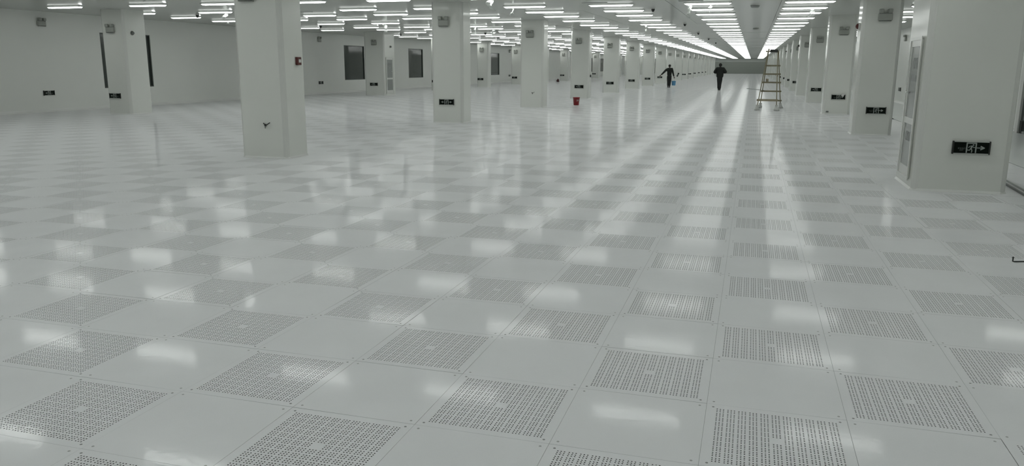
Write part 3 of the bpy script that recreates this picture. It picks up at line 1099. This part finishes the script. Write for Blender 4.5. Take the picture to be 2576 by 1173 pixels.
can = tag(empty('paint_can', (1.215, 27.79, .980)), 'small beige can standing on a rung of the wooden ladder', 'can')
link('can_body', MB().lathe([(.045, 0), (.045, .10)], 14).mesh('can_body', M['wood_pale']), can)
link('can_lid', MB().lathe([(.048, .10), (.048, .115), (.04, .118)], 14).mesh('can_lid', M['white']), can)

# ================================================================== PEOPLE
def skin_obj(name, chains, mt, parent, levels=2):
    """chains: list of lists of (x,y,z,r); a chain may begin with an index pair (c,i) to branch from"""
    vs, es, rs, idx = [], [], [], {}
    for ci, ch in enumerate(chains):
        prev = None
        for pi, p in enumerate(ch):
            if len(p) == 2:
                prev = idx[p]
                continue
            vs.append(p[:3]); rs.append(p[3])
            cur = len(vs) - 1
            idx[(ci, pi)] = cur
            if prev is not None:
                es.append((prev, cur))
            prev = cur
    me = bpy.data.meshes.new(name)
    me.from_pydata(vs, es, [])
    o = link(name, me)
    md = o.modifiers.new('Skin', 'SKIN')
    md.use_smooth_shade = True
    for k, sv in enumerate(me.skin_vertices[0].data):
        r = rs[k]
        sv.radius = r if isinstance(r, tuple) else (r, r)
        sv.use_root = (k == 0)
    sb = o.modifiers.new('Subdivision', 'SUBSURF')
    sb.levels = sb.render_levels = levels
    dg = bpy.context.evaluated_depsgraph_get()
    new = bpy.data.meshes.new_from_object(o.evaluated_get(dg))
    new.name = name
    bpy.data.objects.remove(o)
    new.materials.clear(); new.materials.append(mt)
    for p in new.polygons: p.use_smooth = True
    return link(name, new, parent)

def hand_chains(base_idx, w, d, side, curl, start):
    """palm + five fingers from wrist w along direction d"""
    w = Vector(w); d = Vector(d).normalized()
    s = d.cross(Vector((0, 1, 0)))
    if s.length < .1: s = Vector((1, 0, 0))
    s.normalize(); s = s * side
    nrm = s.cross(d).normalized() * side
    palm = w + d * .055
    ch = []
    pc = [base_idx, (*(palm), .030)]
    ch.append(pc)
    pid = (start, 1)
    for k, (off, ln) in enumerate(((-.028, .070), (-.010, .080), (.010, .076), (.027, .060))):
        a = palm + s * off + d * .025
        b_ = a + d * ln * .5 + nrm * curl * .2 * ln
        c_ = b_ + d * ln * .4 + nrm * curl * .7 * ln
        ch.append([pid, (*a, .0095), (*b_, .0088), (*c_, .0075)])
    a = w + d * .025 - s * .030
    ch.append([pid, (*a, .011), (*(a + d * .030 - s * .022), .0095), (*(a + d * .055 - s * .028), .008)])
    return ch

def person(x, y, hgt, face, label, P, hair_len, collar):
    """figure facing +y (away from the camera); P gives the pose in metres, x to the viewer's right"""
    root = empty('person', (x, y, 0))
    tag(root, label, 'person', 'people walking down the hall')
    S = hgt / 1.70
    V = lambda a, r: (a[0] * S, a[1] * S, a[2] * S, (r[0] * S, r[1] * S) if isinstance(r, tuple) else r * S)
    lf, rf = P['lfoot'], P['rfoot']
    ls, le, lh = P['lsh'], P['lel'], P['lhand']
    rs_, re, rh = P['rsh'], P['rel'], P['rhand']
    hx = P.get('hx', 0)
    def leg(hipx, knee, foot):
        return [(0, 0), V((hipx, 0, .86), .075), V(knee, .052), V((foot[0], foot[1] - .02, foot[2] + .08), .038), V((foot[0], foot[1] + .10, foot[2] + .035), .036), V((foot[0], foot[1] + .17, foot[2] + .03), .028)]
    body = [[V((hx, 0, .93), (.12, .09)), V((hx, 0, 1.08), (.115, .085)), V((hx, .01, 1.25), (.135, .09)), V((hx, .01, 1.38), (.10, .075)), V((hx, .015, 1.47), .048),
             V((hx, .02, 1.54), .062), V((hx, .03, 1.60), (.078, .088)), V((hx, .025, 1.66), .058)],
            leg(hx - .085, P['lknee'], lf), leg(hx + .085, P['rknee'], rf),
            [(0, 3), V(ls, .055), V(le, .038), V(lh, .025)],
            [(0, 3), V(rs_, .055), V(re, .038), V(rh, .025)]]
    dl = Vector(lh) - Vector(le); dr = Vector(rh) - Vector(re)
    lw = [c * S for c in lh]; rw = [c * S for c in rh]
    hl = hand_chains((3, 3), lw, dl, 1, .4, len(body))
    body += hl
    hr = hand_chains((4, 3), rw, dr, -1, P.get('rcurl', .5), len(body))
    body += hr
    bo = skin_obj('body', body, M['skin'], root, 1)
    # trousers
    tr = [[V((hx, 0, .97), (.135, .105)), V((hx, 0, .90), (.15, .115))],
          [(0, 1), V((hx - .085, 0, .80), .115), V((P['lknee'][0], P['lknee'][1], P['lknee'][2]), .092), V((lf[0], lf[1] - .02, lf[2] + .08), .072)],
          [(0, 1), V((hx + .085, 0, .80), .115), V((P['rknee'][0], P['rknee'][1], P['rknee'][2]), .092), V((rf[0], rf[1] - .02, rf[2] + .08), .072)]]
    link_o = skin_obj('trousers', tr, M['trouser'], root, 2)
    # jacket: torso and sleeves
    hem = P.get('hem', .82)
    jw = P.get('jw', 1.0)
    le2 = Vector(le).lerp(Vector(lh), .93); re2 = Vector(re).lerp(Vector(rh), .93)
    jk = [[V((hx, 0, hem), (.19 * jw, .14)), V((hx, 0, 1.0), (.185 * jw, .135)), V((hx, .0, 1.20), (.20 * jw, .14)), V((hx, .01, 1.35), (.18, .12)), V((hx, .015, 1.45), (.10, .085))],
          [(0, 3), V(ls, .105), V(le, .078 * jw), V(tuple(le2), .052)],
          [(0, 3), V(rs_, .105), V(re, .078 * jw), V(tuple(re2), .052)]]
    skin_obj('jacket', jk, M['cloth_black'], root, 2)
    # collar
    cb = MB().lathe([(.075 * S, 0), (.07 * S, .03 * S), (.066 * S, .04 * S)], 16, 0, (hx * S, .015 * S, 1.44 * S))
    link('collar', cb.mesh('collar', M[collar]), root)
    # hair: cap over back and top of the head
    hb = MB()
    n = 16; rows = 8
    hc = Vector((hx, .022, 1.605)) * S
    vs = []
    for i in range(rows + 1):
        th = math.pi * i / rows * hair_len
        for j in range(n):
            a = 2 * math.pi * j / n
            r_ = Vector((math.sin(th) * math.cos(a) * .100, math.sin(th) * math.sin(a) * .112, math.cos(th) * .115)) * S
            if r_.y > .045 * S and r_.z < .055 * S:
                r_.y = .045 * S
                r_ *= .93
            vs.append(hc + r_ + Vector((0, -.004 * S, 0)))
    fs = [(i * n + j, i * n + (j + 1) % n, (i + 1) * n + (j + 1) % n, (i + 1) * n + j) for i in range(rows) for j in range(n)]
    fs.append(tuple(rows * n + j for j in range(n)))
    hb.add(vs, [tuple(reversed(f)) for f in fs], 0, True)
    link('hair', hb.mesh('hair', M['hair']), root)
    # face: nose, ears, eyes, mouth
    fb_ = MB()
    fx, fy, fz = hx * S, .112 * S, 1.575 * S
    fb_.add([(fx - .014 * S, fy, fz - .012 * S), (fx + .014 * S, fy, fz - .012 * S), (fx, fy + .026 * S, fz - .010 * S), (fx, fy, fz + .032 * S)], [(0, 2, 1), (0, 3, 2), (1, 2, 3), (0, 1, 3)])
    link('nose', fb_.mesh('nose', M['skin']), root)
    for sgn in (-1, 1):
        link('ear', MB().lathe([(.006 * S, -.012 * S), (.019 * S, -.006 * S), (.022 * S, .004 * S), (.008 * S, .010 * S)], 10, 0, (fx + sgn * .084 * S, .02 * S, 1.585 * S), Matrix.Rotation(sgn * math.pi / 2, 3, 'Y')).mesh('ear', M['skin']), root)
        link('eye', MB().lathe([(.004 * S, -.006 * S), (.011 * S, 0), (.004 * S, .006 * S)], 8, 0, (fx + sgn * .03 * S, .108 * S, 1.602 * S), Matrix.Rotation(math.pi / 2, 3, 'X')).mesh('eye', M['white']), root)
    link('mouth', MB().bevbox(-.022 * S, .022 * S, -.004, .004, -.005 * S, .005 * S, .002, 0, None, (fx, .106 * S, 1.535 * S)).mesh('mouth', M['red_dark']), root)
    for ft in (lf, rf):
        sb_ = MB()
        sb_.bevbox(-.048 * S, .048 * S, -.09 * S, .20 * S, .0, .028 * S, .010, 0, None, (ft[0] * S, ft[1] * S, ft[2] * S))
        up = MB()
        up.bevbox(-.045 * S, .045 * S, -.085 * S, .19 * S, .022 * S, .085 * S, .02, 0, None, (ft[0] * S, ft[1] * S, ft[2] * S))
        so = link('shoe', up.mesh('shoe', M['shoe']), root)
        link('sole', sb_.mesh('sole', M[P.get('sole', 'shoe')]), so)
    return root

person(-5.10, 56.0, 1.62, 0, 'person in black with left arm held out, carrying a blue bucket', dict(
    lsh=(-.19, .0, 1.37), lel=(-.42, -.02, 1.12), lhand=(-.62, -.05, .92),
    rsh=(.19, .0, 1.37), rel=(.27, -.02, 1.10), rhand=(.345, .06, .80),
    lknee=(-.075, .05, .48), rknee=(.08, .02, .46), lfoot=(-.07, .06, 0.0), rfoot=(.06, -.12, 0.0), hem=.88, rcurl=.9), .66, 'collar')
person(-1.32, 50.0, 1.70, 0, 'person in a black jacket and trousers walking away with both elbows out', dict(
    lsh=(-.20, .0, 1.37), lel=(-.36, .0, 1.12), lhand=(-.16, .24, 1.10),
    rsh=(.20, .0, 1.37), rel=(.37, .0, 1.14), rhand=(.15, .25, 1.12),
    lknee=(-.06, .06, .48), rknee=(.05, .03, .46), lfoot=(-.045, .05, .0), rfoot=(.045, -.14, .0), hem=.74, jw=1.28, sole='sole'), .80, 'cloth_black')
# blue bucket hanging from the first person's right hand
bucket('plastic_bucket', -5.10 + .33, 56.10, .14, .13, .155, .32, 'blue', 'light blue bucket carried by the person with outstretched arm')

# ================================================================== LOOSE FILM SCRAPS ON THE LIGHTS
def film_scrap(x, y, z, seed, w, drop, label, ribbons=2):
    rnd = random.Random(seed)
    r = empty('film_scrap', (x, y, z))
    tag(r, label, 'plastic film', 'scraps of clear film hanging from strip lights')
    for k in range(ribbons):
        b = MB()
        n = 12
        ph = rnd.random() * 6; ph2 = rnd.random() * 6
        dx = rnd.uniform(-1, 1) * w
        pl_, pr_ = [], []
        for i in range(n + 1):
            t_ = i / n
            cx = dx * t_ + .05 * w * math.sin(6 * t_ + ph) * 3
            cz = min(-.002, -drop * (t_ + .12 * math.sin(5 * t_ + ph2) * (1 - t_)) * (1 if k % 2 == 0 else .75))
            cy = .05 * math.sin(7 * t_ + ph)
            ww = w * (.10 + .32 * abs(math.sin(3.2 * t_ + ph2)))
            tw = .6 * math.sin(4 * t_ + ph)
            pl_.append((cx - ww * math.cos(tw), cy - ww * math.sin(tw), cz))
            pr_.append((cx + ww * math.cos(tw), cy + ww * math.sin(tw), cz - .01))
        vs = pl_ + pr_
        m_ = n + 1
        b.add(vs, [(i, i + 1, m_ + i + 1, m_ + i) for i in range(n)], 0, True)
        b.add([(a, c_ + .0008, d) for a, c_, d in vs], [(m_ + i, m_ + i + 1, i + 1, i) for i in range(n)], 0, True)
        link('film_ribbon', b.mesh('film_ribbon', M['film']), r)
for a in [(-5.45, 15.7, 3.066, 1, .16, .26, 'large clear film scrap hanging beside the double-arrow column', 2),
          (-5.75, 18.6, 3.066, 2, .05, .20, 'thin twisted film strip on the light right of the double-arrow column', 2),
          (-.95, 18.6, 3.066, 3, .10, .32, 'long trailing film loops under the top light left of the aisle', 3),
          (-.45, 18.6, 3.066, 4, .10, .18, 'short film tail beside the trailing loops on the same light', 1),
          (-13.05, 25.7, 3.066, 5, .14, .30, 'crumpled film scrap above the left dark window', 3),
          (-10.4, 28.7, 3.066, 6, .12, .34, 'curled film scrap just left of the double-arrow column', 2),
          (-15.0, 18.6, 3.066, 7, .14, .30, 'pointed film scrap just left of the nearest large column', 2),
          (2.15, 20.8, 3.066, 8, .12, .20, 'crumpled film scrap on the right-hand row of strip lights', 3),
          (-10.3, 30.9, 3.066, 9, .14, .34, 'curled film scrap just right of the double-arrow column', 2),
          (-3.4, 28.7, 3.066, 10, .08, .22, 'small film scrap above the man with the blue bucket', 2)]:
    film_scrap(*a)

# ================================================================== SMALL THINGS ON THE FLOOR
hk = tag(empty('hex_key', (2.79, 4.09, 0)), 'bent black metal rod lying on the floor at the right edge', 'rod')
link('rod', MB().tube([(0, 0, .035), (0, 0, .008), (.012, .003, .006), (.45, .16, .006)], .0055, 8).mesh('rod', M['black']), hk)
link('rod_tip', MB().tube([(0, 0, .034), (0, 0, .044)], .0075, 8).mesh('rod_tip', M['black']), hk)
ft = tag(empty('floor_track', (0, 0, 0)), 'pair of thin metal tracks on the floor beside the largest right column', 'track')
for off in (0, .09):
    link('track_rail', beam((3.90 + off, 7.0, .012), (4.10 + off, 10.4, .012), .022, .024, (0, 0, 1)).mesh('track_rail', M['alu'] if off else M['grey']), ft)
oc = tag(empty('floor_offcut', (4.72, 23.1, 0)), 'small flat black offcut on the floor behind the second nearest right column', 'offcut')
link('offcut_sheet', MB().poly([(-.10, 0), (.11, 0), (.05, .03), (-.04, .035)], -.09, .07).mesh('offcut_sheet', M['black']), oc)
oc2 = tag(link('floor_offcut', MB().poly([(-.04, 0), (.04, 0), (.02, .03), (-.02, .035)], -.04, .04).mesh('floor_offcut', M['black']), None, (5.3, 23.4, 0)),
          'tiny black scrap on the floor beside the largest right column cabinet', 'offcut')
st = tag(link('floor_strip', beam((.39, 55.2, .012), (1.40, 51.4, .012), .10, .02, (0, 0, 1)).mesh('floor_strip', M['strip']), None),
         'long grey strip lying on the floor left of the wooden ladder', 'strip')
fb2 = tag(empty('plastic_bundle', (-5.2, 150.0, 0)), 'small white plastic bundle on the floor before the distant end wall', 'bundle')
b = MB().lathe([(.5, 0), (.8, .1), (.6, .35), (.2, .55)], 12)
link('bundle_body', b.mesh('bundle_body', M['white']), fb2)
